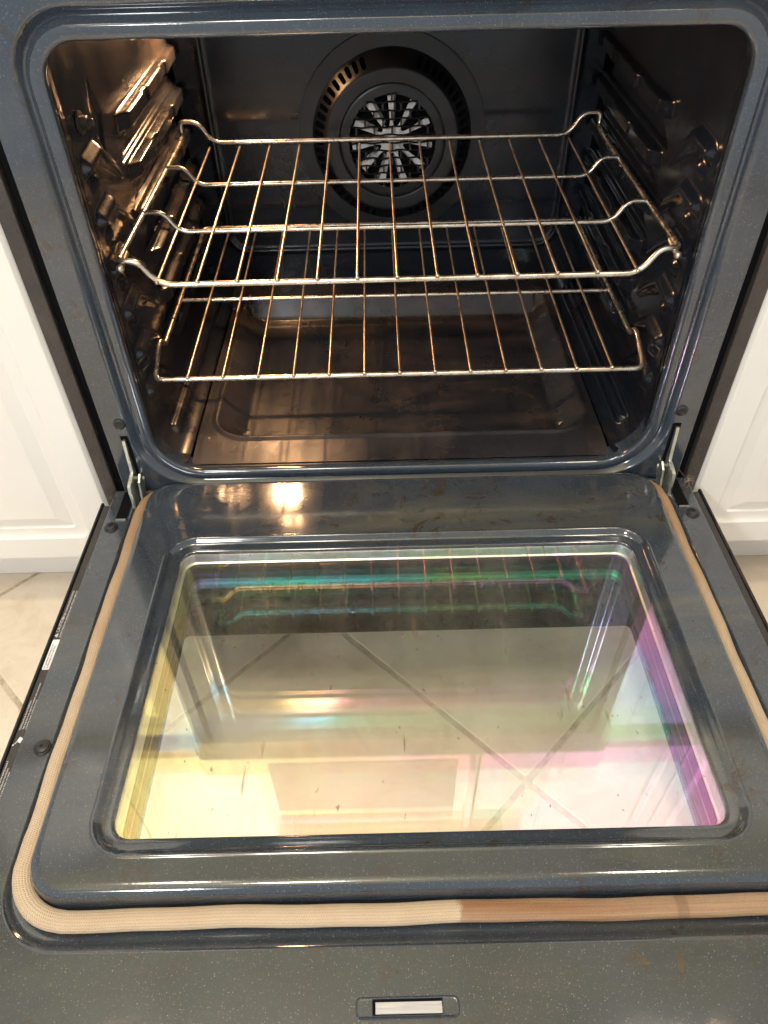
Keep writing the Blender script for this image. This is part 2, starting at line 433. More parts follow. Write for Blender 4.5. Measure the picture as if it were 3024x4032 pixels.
PM(MB().tube(fillet([(.185, .20, 1.12), (.185, .165, 1.13), (.185, .165, 1.39), (.185, .20, 1.40)], .02), .009).build('handle', 'microwave_white', mw))
PM(MB().box(.209, .376, .203, .223, 1.075, 1.437, .005).build('control_panel', 'microwave_white', mw))

# ================================================================== THE OVEN
oven = empty('oven', (0, 0, 0)); tag(oven, 'dark speckled blue-grey enamel oven with its door folded down open', 'oven')
# ---- front frame: rings round the opening
OX, OZ0, OZ1 = .300, .0262, .4877
def fr(d, y, dz=None, r=None):
    dz = d if dz is None else dz
    q = (max(.004, .055+d), max(.004, .055+d), max(.004, .034+d), max(.004, .034+d)) if r is None else r
    return [(p[0], y, p[1]) for p in rr(-OX-d, OX+d, OZ0-dz, OZ1+dz, q, 12)]
R = [fr(.0045, .030), fr(.002, .016), fr(.0002, .008), fr(0, .004), fr(.0008, .0015), fr(.0028, .0002), fr(.006, 0), fr(.0105, 0), fr(.0125, .0009), fr(.0145, .0055), fr(.0175, .0078), fr(.0205, .0068), fr(.0235, .0016), fr(.0260, .0001), fr(.028, 0)]
R.append([(p[0], 0, p[1]) for p in rr(-.3528, .3528, -.10, .580, .004, 12)])
R.append([(p[0], .0012, p[1]) for p in rr(-.3544, .3544, -.1016, .5816, .005, 12)])
R.append([(p[0], .012, p[1]) for p in rr(-.3549, .3549, -.102, .582, .005, 12)])
MB().rings(R).build('front_frame', 'enamel', oven, 50)
# ---- cavity side walls (pressed rack rails)
def side_wall(sx):
    X = .3044; RC = .036; ZB = .029
    ys = np.linspace(.012, .4795, 250)
    zs = np.concatenate([np.linspace(.506, ZB+RC, 330), np.full(26, np.nan)])
    arc = np.linspace(0, PI/2, 27)[1:]
    bx = np.where(np.isnan(zs), 0, X); nx = np.ones_like(zs); nz = np.zeros_like(zs); bz = zs.copy()
    bx[-26:] = X-RC+RC*np.cos(arc); bz[-26:] = ZB+RC-RC*np.sin(arc); nx[-26:] = np.cos(arc); nz[-26:] = np.sin(arc)
    sl = zs.copy(); sl[-26:] = ZB+RC-arc*RC
    Y, Z = np.meshgrid(ys, sl, indexing='ij')
    T = 0.0
    h = np.zeros_like(Y)
    for k in range(6):
        top = .3878-.0515*k+T
        # rail: two flat steps with pinched notches
        prof = sstep(Z, top-.0190, top-.0155)*(1-sstep(Z, top-.0012, top+.0016))
        notch = np.zeros_like(Y)
        for a, b in ((.258, .284), (.362, .392)):
            notch = np.maximum(notch, sstep(Y, a, a+.004)*(1-sstep(Y, b-.004, b)))
        fall = sstep(Y, .170, .192)*(1-sstep(Y, .462, .4775))
        rail = prof*fall*(.0125-.0026*notch-.0020*sstep(Y, .40, .42))
        # channel under the rail
        yf = .161+(Z-(.3407-.0515*k))*1.55
        ch = sstep(Z, top-.0470, top-.0440)*(1-sstep(Z, top-.0222, top-.0196))*sstep(Y, yf-.001, yf+.003)
        if k < 5: h = h-ch*.0075
        h = np.maximum(h, 0)*0+h+rail
        # pressed hook at the front of each level
        zk = .3815-.0515*k; L = 0
        pts = [(.046, zk-.001), (.083, zk+.001), (.112, zk-.018), (.144, zk-.044)]
        d = np.full_like(Y, 1.0)
        for (a0, b0), (a1, b1) in zip(pts[:-1], pts[1:]):
            e = np.array([a1-a0, b1-b0]); tt = np.clip(((Y-a0)*e[0]+(Z-b0)*e[1])/(e@e), 0, 1)
            d = np.minimum(d, np.hypot(Y-a0-tt*e[0], Z-b0-tt*e[1]))
        rad = .0105-.0055*sstep(Y, .085, .145)
        hook = .0085*(1-sstep(d, rad*.10, rad*1.25))*(1-.5*sstep(Y, .09, .15))
        lob = .0055*(1-sstep(np.hypot((Y-.060)/1.15, Z-(zk-.020)), .002, .013))
        h = h+np.maximum(hook, lob)
    # dimple by the bolt
    h = h-.0022*(1-sstep(np.abs(Y-.116)+.5*np.abs(Z-.404), .010, .020))*(sx < 0)
    # long rib pressed into the cove above the oven floor
    zc = ZB+RC-RC*PI/4*1.0
    h = h+.0055*(1-sstep(np.hypot(np.maximum(np.maximum(.075-Y, Y-.44), 0), Z-zc), .003, .010))
    # front turn-in
    h = h+.004*(1-sstep(Y, .012, .034))
    PX = -(bx[None, :]-h*nx[None, :]); PZ = bz[None, :]+h*nz[None, :]+.034*(Y-.194)*sstep(Z, .07, .12)*(1-sstep(Z, .44, .50))   # the pressed rails climb slightly to the back
    P3 = np.stack([-sx*PX if sx > 0 else PX, Y, PZ], -1)
    if sx > 0: P3[..., 0] = -PX
    return grid_mesh('side_wall', P3, 'enamel_wall_lit' if sx < 0 else 'enamel_inside', oven, flip=(sx < 0))
side_wall(-1); side_wall(1)
# ---- back wall with its pressed outline
xs = np.linspace(-.3044, .3044, 230); zs = np.linspace(.012, .506, 180)
X, Z = np.meshgrid(xs, zs, indexing='ij')
ax = np.abs(X-.002)-.2665; bz = .100-Z
q1 = np.maximum(ax+.03, 0); q2 = np.maximum(bz+.03, 0)
sd = np.hypot(q1, q2)+np.minimum(np.maximum(ax, bz)+.03, 0)*0-.03
sd = np.where((ax+.03 > 0) | (bz+.03 > 0), sd, -.03)
hb = .0045*np.exp(-(sd/.0036)**2)+.002*sstep(sd, -.003, .004)
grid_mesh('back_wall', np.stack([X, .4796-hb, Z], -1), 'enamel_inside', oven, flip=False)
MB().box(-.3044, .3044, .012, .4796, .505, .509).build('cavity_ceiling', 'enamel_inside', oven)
# ---- oven floor, a plate with a sunk pan
xs = np.linspace(-.2655, .2660, 200); ys = np.linspace(.0135, .4790, 180)
X, Y = np.meshgrid(xs, ys, indexing='ij')
def sdrr(x0, x1, y0, y1, r):
    qx = np.maximum(np.maximum(x0+r-X, X-x1+r), 0); qy = np.maximum(np.maximum(y0+r-Y, Y-y1+r), 0)
    ins = np.minimum(np.maximum(np.maximum(x0+r-X, X-x1+r), np.maximum(y0+r-Y, Y-y1+r)), 0)
    return np.hypot(qx, qy)+ins-r
sdo = sdrr(-.243, .250, .066, .445, .045)
w = np.where(Y < .10, .006+.026*sstep(np.abs(X), .17, .235)*sstep(Y, .07, .10), .034)
dep = .020*np.clip(-sdo/w, 0, 1)
zfl = .0300-dep+.0022*(1-sstep(np.abs(sdo-.004), .001, .005))
zfl = zfl-.0030*(1-np.clip((Y-.0135)/.052, 0, 1))
zbk = .012+.034*np.clip((Y-.402)/.020, 0, 1); zfl = np.where((np.abs(X) < .236) & (Y > .385), np.maximum(zbk, np.where(Y > .400, 0, zfl)), zfl+.016*sstep(Y, .405, .43))
grid_mesh('oven_floor', np.stack([X, Y, zfl], -1), 'enamel_floor', oven)
MB().box(-.30, .30, .004, .475, -.004, .004).build('under_floor', 'black_void', oven)
MB().box(-.2655, .2660, .0100, .0133, .0205, .0255).build('floor_lip', 'enamel_floor', oven)
# ---- bolt on the left wall
b = MB(); b.lathe([(.0105, 0), (.0105, .0018), (.0085, .0022)], 24, 'x', (-.3035, .0640, .4105)); b.lathe([(.0066, .001), (.0066, .0075), (.0058, .0082)], 6, 'x', (-.3035, .0640, .4105)); b.lathe([(.0036, .007), (.0036, .0130), (.003, .0135)], 14, 'x', (-.3035, .0640, .4105))
b.build('bolt', 'screw_steel', oven, 30)
# ---- convection fan behind its cover
FC = (.0030, .4796, .2690)
cov = MB()
cov.lathe([(.1405, -.0022), (.1400, -.0034), (.1190, -.0034), (.1178, -.0040), (.1166, -.0052)], 96, 'y', FC, False)
fan_cover = cov.build('fan_cover', 'fan_cover_metal', oven, 40)
lv = MB(); N = 58; r0, y0, r1, y1 = .1166, -.0052, .0990, -.0240
def cone(a, t): r = r0+(r1-r0)*t; y = y0+(y1-y0)*t; return (FC[0]+r*math.cos(a), FC[1]+y, FC[2]+r*math.sin(a))
for k in range(N):
    a0 = 2*PI*(k-.5)/N; da = 2*PI/N; am = a0+da/2
    deg = (math.degrees(am)-90+180) % 360-180
    def quad(*p): lv.add([cone(a0+da*u, t) for u, t in p], [tuple(range(len(p)))])
    if abs(deg) < 19 or abs(abs(deg)-180) < 12:
        for u0, u1 in ((0, .5), (.5, 1)): quad((u0, 0), (u1, 0), (u1, 1), (u0, 1))
        continue
    lo, hi = .20, .80; t0, t1 = .10, .86; c = .12
    quad((0, 0), (1, 0), (1, t0), (0, t0)); quad((0, t1), (1, t1), (1, 1), (0, 1))
    quad((0, t0), (lo, t0), (lo, t1), (0, t1)); quad((hi, t0), (1, t0), (1, t1), (hi, t1))
    for u, du in ((lo, .16), (hi, -.16)):
        quad((u, t0), (u+du, t0), (u, t0+c)); quad((u, t1), (u, t1-c), (u+du, t1))
lv.build('louvre_ring', 'fan_cover_metal', fan_cover, 20)
fp = MB()
fp.lathe([(.0990, -.0240), (.0975, -.0256), (.0945, -.0262), (.0800, -.0262), (.0782, -.0256), (.0768, -.0236), (.0752, -.0240), (.0735, -.0246), (.0640, -.0246), (.0636, -.0222)], 96, 'y', FC, False)
fp.build('cover_plate', 'fan_cover_metal', fan_cover, 40)
gl = MB(); GRr = .0650; pitch = .01075; rows = 12
def wav(x, k): return .0010*math.sin(x*190+k*1.7)
ztop = rows/2*pitch
for k in range(rows+1):
    z = ztop-k*pitch; hw = math.sqrt(max(GRr**2-z*z, 0))
    if hw < .008: continue
    n = max(4, int(hw/.004)); A = []
    for i in range(n+1):
        x = -hw+2*hw*i/n; zz = z+wav(x, k)
        A.append([(FC[0]+x, FC[1]-.0246, FC[2]+zz-.0013), (FC[0]+x, FC[1]-.0258, FC[2]+zz), (FC[0]+x, FC[1]-.0246, FC[2]+zz+.0013), (FC[0]+x, FC[1]-.0228, FC[2]+zz)])
    gl.rings(A, True, True)
for k in range(rows):
    za, zb = ztop-k*pitch, ztop-(k+1)*pitch; zm = (za+zb)/2; hw = math.sqrt(max(GRr**2-zm*zm, 0))
    for i in range(-4, 5):
        x = (i+(.5 if k % 2 else 0))*.0262
        if abs(x) > hw-.003: continue
        gl.box(FC[0]+x-.0014, FC[0]+x+.0014, FC[1]-.0250, FC[1]-.0230, FC[2]+zb+wav(x, k+1)-.0002, FC[2]+za+wav(x, k)+.0002)
for s_ in (-1, 1):                                        # solid plate above and below the slots
    z = s_*ztop
    for i in range(10):
        x0 = -.034+.0068*i
        for xx in (x0,):
            o = math.sqrt(max(.0642**2-(x0+.0034)**2, 0))
            if o > ztop: gl.box(FC[0]+x0, FC[0]+x0+.0068, FC[1]-.0247, FC[1]-.0232, FC[2]+min(s_*ztop, s_*o), FC[2]+max(s_*ztop, s_*o))
gl.build('grille', 'fan_cover_metal', fan_cover, 30)
MB().lathe([(.1150, -.0010), (.1150, -.0016), (.0001, -.0016)], 48, 'y', FC).build('fan_shade_disc', 'black_void', oven)  # black disc on the back wall, painted for shade behind the fan
fan = empty('fan', FC, oven)
hubm = MB(); hubm.lathe([(.0001, -.0125), (.0170, -.0125), (.0185, -.0110), (.0185, -.0090), (.0001, -.0090)], 28, 'y')
hubm.build('hub', 'fan_blade', fan, 30)
nutm = MB(); nutm.lathe([(.0058, -.0165), (.0058, -.0124)], 6, 'y'); nutm.build('fan_nut', 'zinc', fan, 20)
blm = None
for k in range(11):
    a = 2*PI*k/11+.12
    if blm is None:
        b = MB()
        # flat spoke then a bent paddle
        sp = [(.014, .0044), (.024, .0022), (.036, .0030), (.060, .0048)]
        top = [[(r, -.0118, w), (r, -.0118, -w), (r, -.0106, -w), (r, -.0106, w)] for r, w in sp]
        b.rings(top, True, True)
        pd = [[(r, -.0118, -w), (r, -.0106, -w-.0004), (r, -.0006+.003*(1-i/3), -w-.004), (r, -.0012, -w-.0034)] for i, (r, w) in enumerate(sp[1:])]
        b.rings(pd, True, True)
        blm = b.build('blade', 'fan_blade', fan, 25); o = blm
    else: o = link(blm.copy(), fan)
    o.rotation_euler = (0, a, 0)
# ---- oven lamp in the upper left of the back wall
LP = (-.228, .4705, .463)
lmp = MB(); lmp.lathe([(.036, .0090), (.036, -.0035), (.034, -.0050), (.031, -.0045), (.030, .0070)], 32, 'y', LP, False); lmp.build('lamp_collar', 'zinc', oven)
for dx in (-.0125, .0125):
    b = MB(); b.lathe([(.001, -.009), (.0045, -.007), (.006, 0), (.0045, .007), (.001, .009)], 14, 'z', (LP[0]+dx, LP[1]-.0015, LP[2])); b.build('lamp_bulb', 'lamp_glow', oven)
# ---- body: grained side panels, black fillers for the gaps, rear, upper front
for sx in (-1, 1):
    a, c = sorted((sx*.3662, sx*.3840))
    MB().box(a, c, .002, .62, ZF+.01, .64, .0025).build('side_panel', 'grain_panel', oven)
    a, c = sorted((sx*.3552, sx*.3660))
    MB().box(a, c, .010, .034, ZF+.01, .60).build('gap_shade_filler', 'black_void', oven)  # black filler strip, painted for the shade between frame and panel
MB().box(-.352, .352, .485, .62, ZF+.02, .64).build('rear_body', 'black_void', oven)
MB().box(-.352, .352, .016, .484, .512, .585).build('upper_body', 'black_void', oven)
MB().box(-.352, .352, .010, .484, ZF+.02, -.0045).build('lower_body', 'black_void', oven)
MB().box(-.362, .362, -.006, .010, ZF+.03, -.104, .004).build('storage_drawer', 'black_plastic', oven)
MB().box(-.3815, .3815, -.030, .62, .600, .676, .006).build('control_panel', 'dark_plate', oven)
MB().box(-.3815, .3815, -.022, .655, .678, .686, .003).build('cooktop', 'black_plastic', oven)
# ---- frame screws, black plates for the hinge slots, hinge arms
for sx in (-1, 1):
    b = MB(); b.lathe([(.0073, .001), (.0073, -.0012), (.0062, -.0022), (.0040, -.0024), (.0036, -.0018), (.0001, -.0018)], 24, 'y', (sx*.3330, 0, .1027)); b.build('frame_screw', 'screw_black', oven, 40)
    b = MB(); b.rings([[(p[0], y, p[1]) for p in rr(sx*.3325-.0048, sx*.3325+.0048, -.01, .0848, .001, 2)] for y in (.002, -.0006)], False, True); b.build('slot_shade_plate', 'black_void', oven)  # black plate proud of the frame, painted for the slot's shade
def hinge(sx):
    x = sx*.3335; th = .0019
    # edge outline in the (y, z) plane: leaves the frame, bows out and dives into the door
    front = [(-.0035, .0800), (-.0060, .0620), (-.0080, .0440), (-.0095, .0350), (-.0225, .0330), (-.0305, .0300), (-.0330, .0220), (-.0330, .0080), (-.0380, -.014)]
    back = [(.010, .0800), (.010, .0600), (.010, .0400), (.010, .0230), (.009, .0150), (.004, .0080), (-.004, .0000), (-.010, -.006), (-.018, -.014)]
    b = MB()
    b.rings([[(x-th, a, c), (x+th, a, c), (x+th, p, q), (x-th, p, q)] for (a, c), (p, q) in zip(front, back)], True, True)
    arm = b.build('hinge_arm', 'zinc', oven, 25)
    b = MB(); x2 = x-sx*.0075
    f2 = [(-.006, .030), (-.016, .024), (-.020, .010), (-.026, -.012)]; k2 = [(.006, .026), (.002, .014), (-.006, .002), (-.014, -.012)]
    b.rings([[(x2-.0012, a, c), (x2+.0012, a, c), (x2+.0012, p, q), (x2-.0012, p, q)] for (a, c), (p, q) in zip(f2, k2)], True, True)
    b.build('hinge_link', 'zinc', arm, 25)
    b = MB(); b.lathe([(.0035, -.006), (.0042, -.005), (.0042, .005), (.0035, .006)], 14, 'x', (x-sx*.004, .001, .0175)); b.build('hinge_pin', 'zinc', arm, 30)
hinge(-1); hinge(1)

# ================================================================== THE OVEN DOOR (part of the oven)
door = empty('oven_door', (0, -.01, 0), oven)
def PD(o): o.matrix_parent_inverse = Matrix.Translation((0, .01, 0)); return o
ZP = .0160
def dr(x, y0, y1, r, z, cx=0.0): return [(p[0], p[1], z) for p in rr(cx-x, cx+x, y0, y1, r, 12)]
def wn(d, z): return [(p[0], p[1], z) for p in rr(-.2645+d, .2690-d, -.4570+d, -.1130-d, max(.006, .026-d), 12)]
R = [dr(.3655, -.5875, -.0030, .003, -.0130), dr(.3655, -.5875, -.0030, .003, -.0030), dr(.3650, -.5868, -.0032, .003, -.0012), dr(.3635, -.5840, -.0035, .003, 0),
     dr(.3360, -.5290, -.0042, (.058, .058, .02, .02), 0), dr(.3345, -.5262, -.0044, (.056, .056, .02, .02), -.0006), dr(.3322, -.5215, -.0046, (.053, .053, .02, .02), -.0040), dr(.3300, -.5170, -.0048, (.050, .050, .02, .02), -.0054),
     dr(.3160, -.4972, -.0050, (.036, .036, .03, .03), -.0052), dr(.3154, -.4952, -.0052, (.035, .035, .03, .03), .0020), dr(.3150, -.4940, -.0055, (.034, .034, .03, .03), .0080),
     dr(.3140, -.4918, -.0066, (.033, .033, .03, .03), .0120), dr(.3122, -.4890, -.0086, (.032, .032, .029, .029), .0145), dr(.3100, -.4862, -.0108, (.030, .030, .028, .028), .0156), dr(.3070, -.4825, -.0140, (.030, .030, .028, .028), ZP),
     wn(-.0095, ZP), wn(-.0078, ZP+.0008), wn(-.0064, ZP+.0010), wn(-.0048, ZP+.0004), wn(-.0030, ZP-.0025), wn(-.0014, ZP-.0046), wn(.0006, ZP-.0055), wn(.0060, ZP-.0060), wn(.0085, ZP-.0064), wn(.0096, ZP-.0072), wn(.0098, ZP-.0105)]
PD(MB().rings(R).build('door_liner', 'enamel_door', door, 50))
# glass panes, tunnel between them, black print border
gx0, gx1, gy0, gy1 = -.2570, .2615, -.4495, -.1205
PD(MB().rings([[(p[0], p[1], z) for p in rr(gx0, gx1, gy0, gy1, .015, 6)] for z in (.0050, .0082)], True, True).build('window_pane', 'glass_coated', door, 20))
PD(MB().rings([[(p[0], p[1], z) for p in rr(gx0+.0056, gx1-.0056, gy0+.0056, gy1-.0056, .012, 6)] for z in (-.0255, -.0225)], True, True).build('window_pane', 'glass_middle', door, 20))
tw = lambda d, z: [(p[0], p[1], z) for p in rr(gx0+d, gx1-d, gy0+d, gy1-d, .014, 6)]
PD(MB().rings([tw(-.004, .0045), tw(.0018, .0045), tw(.0024, .0030), tw(.0024, -.0080), tw(.0042, -.0090), tw(.0042, -.0100)], False, False).build('window_frame', 'bright_metal', door, 30))
PD(MB().rings([tw(-.002, -.0105), tw(.0044, -.0105), tw(.0050, -.0115), tw(.0050, -.0440)], False, False).build('window_frame', 'dark_plate', door, 30))
PD(MB().box(-.3830, .3830, -.590, -.012, -.0530, -.0490, .0015).build('outer_glass', 'glass_outer', door))
fo = [(p[0], p[1]) for p in rr(-.3820, .3820, -.589, -.013, .002, 4)]; fi = [(p[0], p[1]) for p in rr(-.2500, .2520, -.4600, -.1985, .006, 4)]
PD(MB().rings([[(x, y, -.0485) for x, y in fo], [(x, y, -.0478) for x, y in fo], [(x, y, -.0478) for x, y in fi], [(x, y, -.0485) for x, y in fi]]).build('black_border', 'frit', door, 20))
# outer skin: dark trim strips, black edges, front edge
for sx in (-1, 1):
    a, c = sorted((sx*.3600, sx*.3800)); PD(MB().box(a, c, -.586, -.0165, -.0470, -.0125, .0008).build('edge_trim', 'trim_brown', door))
    a, c = sorted((sx*.3801, sx*.3835)); PD(MB().box(a, c, -.590, -.0130, -.0520, -.0105, .0010).build('edge_strip', 'black_plastic', door))
PD(MB().box(-.3600, .3600, -.5905, -.5870, -.0470, -.0080, .0010).build('front_trim', 'trim_brown', door))
# insulation box round the window so that no light leaks in
for x0, x1, yy0, yy1 in ((-.3595, -.270, -.5865, -.014), (.2745, .3595, -.5865, -.014), (-.2695, .274, -.5865, -.4475), (-.2695, .274, -.1150, -.014)):
    PD(MB().box(x0, x1, yy0, yy1, -.0470, -.0062).build('insulation_box', 'black_void', door))
# gasket
def gasket():
    X, YF, YB = .3228, -.5062, -.0330
    side = [(-.3085, -.0035, -.002), (-.3160, -.0110, .0000), (-.3215, -.0260, .0012), (-X, -.0480, .0016)]
    path = [Vector(p) for p in side]
    n = 46
    for i in range(1, n+1):
        y = -.048+(YF+.046+.048)*i/n; path.append(Vector((-X+.0007*math.sin(y*38)+.0004*math.sin(y*90+1), y, .0016)))
    rc = .046
    for i in range(1, 14):
        a = PI+.5*PI*i/14; path.append(Vector((-X+rc+rc*math.cos(a), YF+rc+rc*math.sin(a), .0016)))
    half = path[:]
    nf = 60; xs0 = -X+rc
    for i in range(nf+1):
        x = xs0+(-2*xs0)*i/nf; path.append(Vector((x, YF+.0006*math.sin(x*31)+.0003*math.sin(x*77), .0016)))
    for p in reversed(half): path.append(Vector((-p.x, p.y, p.z)))
    N = len(path); n = 18; v = []; uvU = []; L = 0
    for i, p in enumerate(path):
        if i: L += (p-path[i-1]).length
        t = (path[min(i+1, N-1)]-path[max(i-1, 0)]).normalized(); sd = Vector((t.y, -t.x, 0)).normalized(); up = Vector((0, 0, 1))
        edge = min(i, N-1-i); taper = min(1, .30+.25*edge)
        front = 1.0+.10*(1 if 46 < i < N-47 else 0)
        for k in range(n):
            a = 2*PI*k/n; v.append(p+sd*math.cos(a)*.0075*front*taper+up*math.sin(a)*.0047*taper)
        uvU.append(L)
    f = []; fuv = []
    for i in range(N-1):
        for k in range(n):
            k2 = (k+1) % n
            f.append((i*n+k, i*n+k2, (i+1)*n+k2, (i+1)*n+k))
            fuv += [(uvU[i], k/n), (uvU[i], (k+1)/n), (uvU[i+1], (k+1)/n), (uvU[i+1], k/n)]
    me = bpy.data.meshes.new('door_gasket'); me.from_pydata([tuple(q) for q in v], [], f); uvl = me.uv_layers.new(name='UVMap')
    for i, q in enumerate(fuv): uvl.data[i].uv = q
    for p in me.polygons: p.use_smooth = True
    me.materials.append(M['gasket']); return PD(link(bpy.data.objects.new('door_gasket', me), door))
gasket()
# door screws
sc0 = None
for x, y in ((-.3533, -.0700), (-.3425, -.3585), (.3520, -.0690), (.3425, -.3585)):
    if sc0 is None:
        b = MB(); b.lathe([(.0080, 0), (.0080, .0014), (.0072, .0022), (.0066, .0022), (.0064, .0034), (.0052, .0042), (.0012, .0043), (.0001, .0043)], 28, 'z')
        sc0 = PD(b.build('door_screw', 'screw_black', door, 40)); o = sc0
        b = MB(); b.box(-.0019, .0019, -.0004, .0004, .0042, .0046); b.box(-.0004, .0004, -.0019, .0019, .0041, .00455); cr = b.build('cross_slot', 'black_void', None)
        scm = (sc0.data, cr.data); bpy.data.objects.remove(cr)
    else: o = PD(link(bpy.data.objects.new('door_screw', scm[0]), door))
    o.location = (x, y, 0); o.rotation_euler = (0, 0, random.uniform(0, 3))
    k = PD(link(bpy.data.objects.new('screw_recess', scm[1]), door)); k.location = (x, y, 0); k.rotation_euler = o.rotation_euler
# black plates for the hinge pockets in the door
for sx in (-1, 1):
    x0, x1 = sorted((sx*.3380, sx*.3515))
    b = MB(); b.rings([[(p[0], p[1], z) for p in rr(x0, x1, -.0580, -.0060, .0012, 3)] for z in (.0002, .0007)], False, True); PD(b.build('pocket_shade_plate', 'black_void', door))  # black plate on the liner, painted for the dark inside the pocket
    b = MB(); b.box(x0+.0008, x1-.0008, -.0585, -.0562, .0004, .0016); PD(b.build('pocket_edge', 'zinc', door))
# latch pocket near the front edge
lx, ly = -.0135, -.5675
R = [[(p[0]+lx, p[1]+ly, z) for p in rr(-.0372+d, .0372-d, -.0068+d, .0068-d, .004-d*.5, 6)] for d, z in ((0, .0003), (.0006, .0012), (.0012, .0008), (.0020, .0004))]
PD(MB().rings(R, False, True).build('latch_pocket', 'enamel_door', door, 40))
PD(MB().box(lx-.0252, lx+.0252, ly-.0046, ly+.0058, .0003, .00065).build('latch_shade_plate', 'black_void', door))  # flat black plate in place of an opening, its shade painted
PD(MB().box(lx-.0230, lx+.0248, ly-.0040, ly+.0034, .0004, .0011, .0002).build('latch_plate', 'brushed_metal', door))
# printed notices on the left trim strip
def to_mesh(o):
    dg = bpy.context.evaluated_depsgraph_get(); dg.update()
    me = bpy.data.meshes.new_from_object(o.evaluated_get(dg)); nm = o.name.split('.')[0]
    n = bpy.data.objects.new(nm, me); link(n, o.parent)
    n.matrix_parent_inverse = o.matrix_parent_inverse.copy(); n.location = o.location; n.rotation_euler = o.rotation_euler; n.scale = o.scale
    bpy.data.objects.remove(o); n.name = nm
    return n
def text(name, s, x, y, size, mat, z=-.0121, sx=1.0):
    c = bpy.data.curves.new(name, 'FONT'); c.body = s; c.size = size; c.extrude = .00004; c.materials.append(M[mat])
    o = bpy.data.objects.new(name, c); link(o, door); PD(o); o.location = (x, y, z); o.rotation_euler = (0, 0, PI/2); o.scale = (sx, 1, 1); return to_mesh(o)
TX = -.3752
text('caution_text', 'CAUTION', TX, -.2165, .0046, 'print_white')
b = MB(); b.add([(TX+.0001, -.2235, -.0120), (TX+.0001, -.2180, -.0120), (TX-.0036, -.22075, -.0120)], [(0, 1, 2)]); b.build('caution_triangle', 'print_white', None); tri = bpy.data.objects['caution_triangle']; tri.parent = door; PD(tri)
text('caution_text', '!', TX, -.2214, .0032, 'print_dark', -.01185)
text('caution_text', 'BEFORE CLEANING REMOVE RACKS', TX, -.1985, .0029, 'print_white', sx=.86)
text('caution_text', '(EXCEPT PORCELAIN), BROILER PAN AND UTENSILS. WIPE OUT', TX+.0037, -.2235, .0027, 'print_white', sx=.84)
PD(MB().rings([[(p[0], p[1], z) for p in rr(-.3785, -.3668, -.2640, -.2262, .0012, 4)] for z in (-.0124, -.0121)], False, True).build('service_label', 'print_white', door))
text('service_text', 'For questions, comments, or', TX-.0005, -.2630, .0026, 'print_dark', -.0120)
text('service_text', 'service please call us toll free', TX+.0022, -.2630, .0026, 'print_dark', -.0120, .92)
text('notice_text', 'Checking anti-tip device installation:', TX-.0012, -.3325, .0026, 'print_white', sx=.86)
text('notice_text', '\u2022 Slide range back so rear range foot is completely under anti-tip bracket', TX+.0016, -.3325, .0024, 'print_white', sx=.74)
text('notice_text', '\u2022 Check for proper installation of range', TX+.0043, -.3325, .0024, 'print_white', sx=.86)
text('notice_text', 'All ranges can tip. Install the anti-tip device if', TX-.0012, -.405, .0026, 'print_white', sx=.86)
text('notice_text', 'removed per installation instructions.', TX+.0016, -.405, .0026, 'print_white', sx=.86)
text('notice_text', 'Failure to follow these can result', TX+.0043, -.405, .0026, 'print_white', sx=.86)
# tipping-range pictogram
b = MB(); b.add([(TX-.0010, -.3445, -.0121), (TX+.0030, -.3465, -.0121), (TX+.0046, -.3415, -.0121), (TX+.0008, -.3395, -.0121)], [(0, 1, 2, 3)])
b.add([(TX-.0024, -.3470, -.0121), (TX-.0018, -.3476, -.0121), (TX+.0006, -.3442, -.0121), (TX, -.3436, -.0121)], [(0, 1, 2, 3)])
b.lathe([(.0009, -.0122), (.0009, -.0121)], 10, 'z', (TX-.0030, -.3482, 0))
o = b.build('tipping_symbol', 'print_white', None); o.parent = door; PD(o)

# ================================================================== RACKS
def rack(label, grp, frame_pts, frads, bars, wires, ends):
    t = empty('oven_rack', (0, .22, frame_pts[0][2])); tag(t, label, 'oven rack', grp)
    inv = Matrix.Translation(-Vector(t.location))
    def P(o): o.matrix_parent_inverse = inv; return o
    P(MB().tube(fillet(frame_pts, frads, 6, True), .0031, 12, True).build('frame_wire', 'rack_steel', t, 60))
    for pts, r, rad in bars: P(MB().tube(fillet(pts, rad, 6), r, 10).build('cross_bar', 'rack_steel', t, 60))
    w0 = None
    for x in wires['x']:
        if w0 is None:
            b = MB(); (ya, za), (yb, zb) = wires['a'], wires['b']
            b.tube([(0, ya, za), (0, ya+.001, za+.00004), (0, (ya+yb)/2, (za+zb)/2), (0, yb, zb)], .00165, 9)
            b.lathe([(.0005, -.0030), (.0019, -.0024), (.0025, -.0010), (.0023, .0006), (.0015, .0014)], 10, 'y', (0, ya, za))
            w0 = P(b.build('wire', 'rack_steel_thin', t, 60)); o = w0
        else: o = P(link(bpy.data.objects.new('wire', w0.data), t))
        o.location = (x, 0, 0)
    for e in ends:
        b = MB(); b.tube([(e[0], e[1], e[2]), (e[0], e[1]+.006, e[2]+.0006), (e[0], e[1]+.030, e[2]+.004)], lambda u: .0030, 10)
        b.lathe([(.0008, -.0046), (.0034, -.0034), (.0044, -.0008), (.0040, .0018), (.0028, .0034)], 12, 'y', e); P(b.build('stop_pin', 'weld', t, 60))
    return t
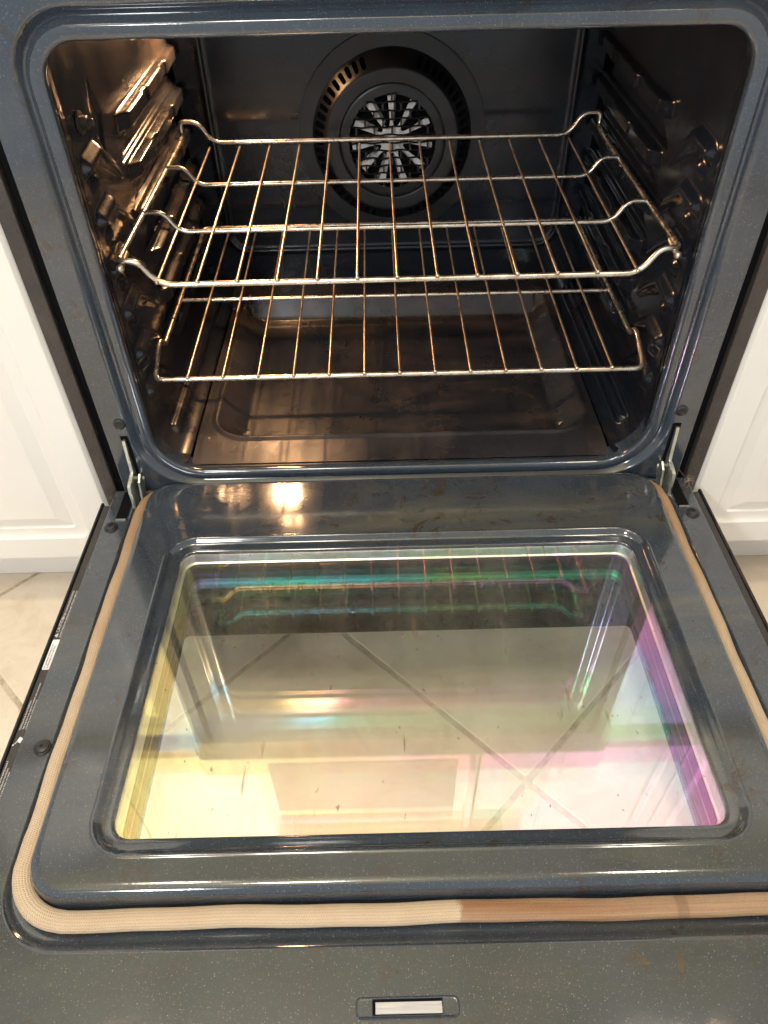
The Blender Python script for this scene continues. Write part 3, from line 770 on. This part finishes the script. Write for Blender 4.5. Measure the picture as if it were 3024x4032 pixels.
# upper rack: side rails high, grid dropped between them
SX = .2955; zg = .2565
def drop_bar(y, zr, zl, r):
    return ([(-SX+.001, y, zr), (-SX+.023, y, zr+.001), (-SX+.038, y-.001, zl), (SX-.038, y-.001, zl), (SX-.023, y, zr+.001), (SX-.001, y, zr)], r, .018)
up = [(-SX, .0405, .2835), (-SX, .385, .2915), (-SX, .4190, .2945), (-SX, .4205, .3130), (-SX+.024, .4210, .3120), (-SX+.041, .4205, .2845), (SX-.041, .4205, .2845), (SX-.024, .4210, .3120), (SX, .4205, .3130), (SX, .4190, .2945), (SX, .385, .2915), (SX, .0405, .2835), (SX-.019, .0395, .2840), (SX-.038, .0395, zg), (-SX+.038, .0395, zg), (-SX+.019, .0395, .2840)]
upr = [.008, .03, .008, .006, .016, .016, .016, .016, .006, .008, .03, .008, .018, .018, .018, .018]
rack('upper wire oven rack with its grid dropped below the side rails', 'chromed racks inside the oven', up, upr,
     [drop_bar(.1605, .2870, .2645, .0027), drop_bar(.2985, .2915, .2695, .0027)],
     dict(x=[-.2589+i*.04285 for i in range(13)], a=(.0365, .2612), b=(.4190, .2797)), [(-SX+.002, .0360, .2775), (SX-.002, .0360, .2775)])
LX = .2950
lo = [(-LX, .0505, .1300), (-LX, .0930, .1500), (-LX+.0005, .1060, .1520), (-LX+.001, .1150, .1400), (-LX+.001, .3900, .1510), (-LX+.001, .4340, .1570), (LX-.001, .4340, .1570), (LX-.001, .3900, .1510), (LX-.001, .1150, .1400), (LX-.0005, .1060, .1520), (LX, .0930, .1500), (LX, .0505, .1300)]
lor = [.010, .012, .006, .006, .03, .010, .010, .03, .006, .006, .012, .010]
rack('lower flat wire oven rack with a jog at the front of each side rail', 'chromed racks inside the oven', lo, lor,
     [([(-LX+.002, .2310, .1402), (0, .2310, .1402), (LX-.002, .2310, .1402)], .0026, .001)],
     dict(x=[-.2543+i*.04252 for i in range(13)], a=(.0480, .1345), b=(.4325, .1530)), [])

# ================================================================== pet hair caught at the right hinge
c = bpy.data.curves.new('hair_tuft', 'CURVE'); c.dimensions = '3D'; c.bevel_depth = .0001; c.bevel_resolution = 1
for i in range(15):
    sp = c.splines.new('BEZIER'); sp.bezier_points.add(2)
    ctr = Vector((.3640+random.gauss(0, .0055), -.0150+random.gauss(0, .007), .002+random.gauss(0, .004)))
    d = Vector((random.gauss(0, 1), random.gauss(0, 1), random.gauss(0, .9))).normalized()*random.uniform(.004, .011)
    kx = Vector((random.gauss(0, 1), random.gauss(0, 1), random.gauss(0, 1)))*.005
    for bp, p in zip(sp.bezier_points, (ctr-d, ctr+kx, ctr+d)):
        bp.co = p; bp.handle_left_type = bp.handle_right_type = 'AUTO'
c.materials.append(M['hair']); o = to_mesh(link(bpy.data.objects.new('hair_tuft', c))); tag(o, 'tuft of pale pet hair caught beside the right door hinge', 'hair')
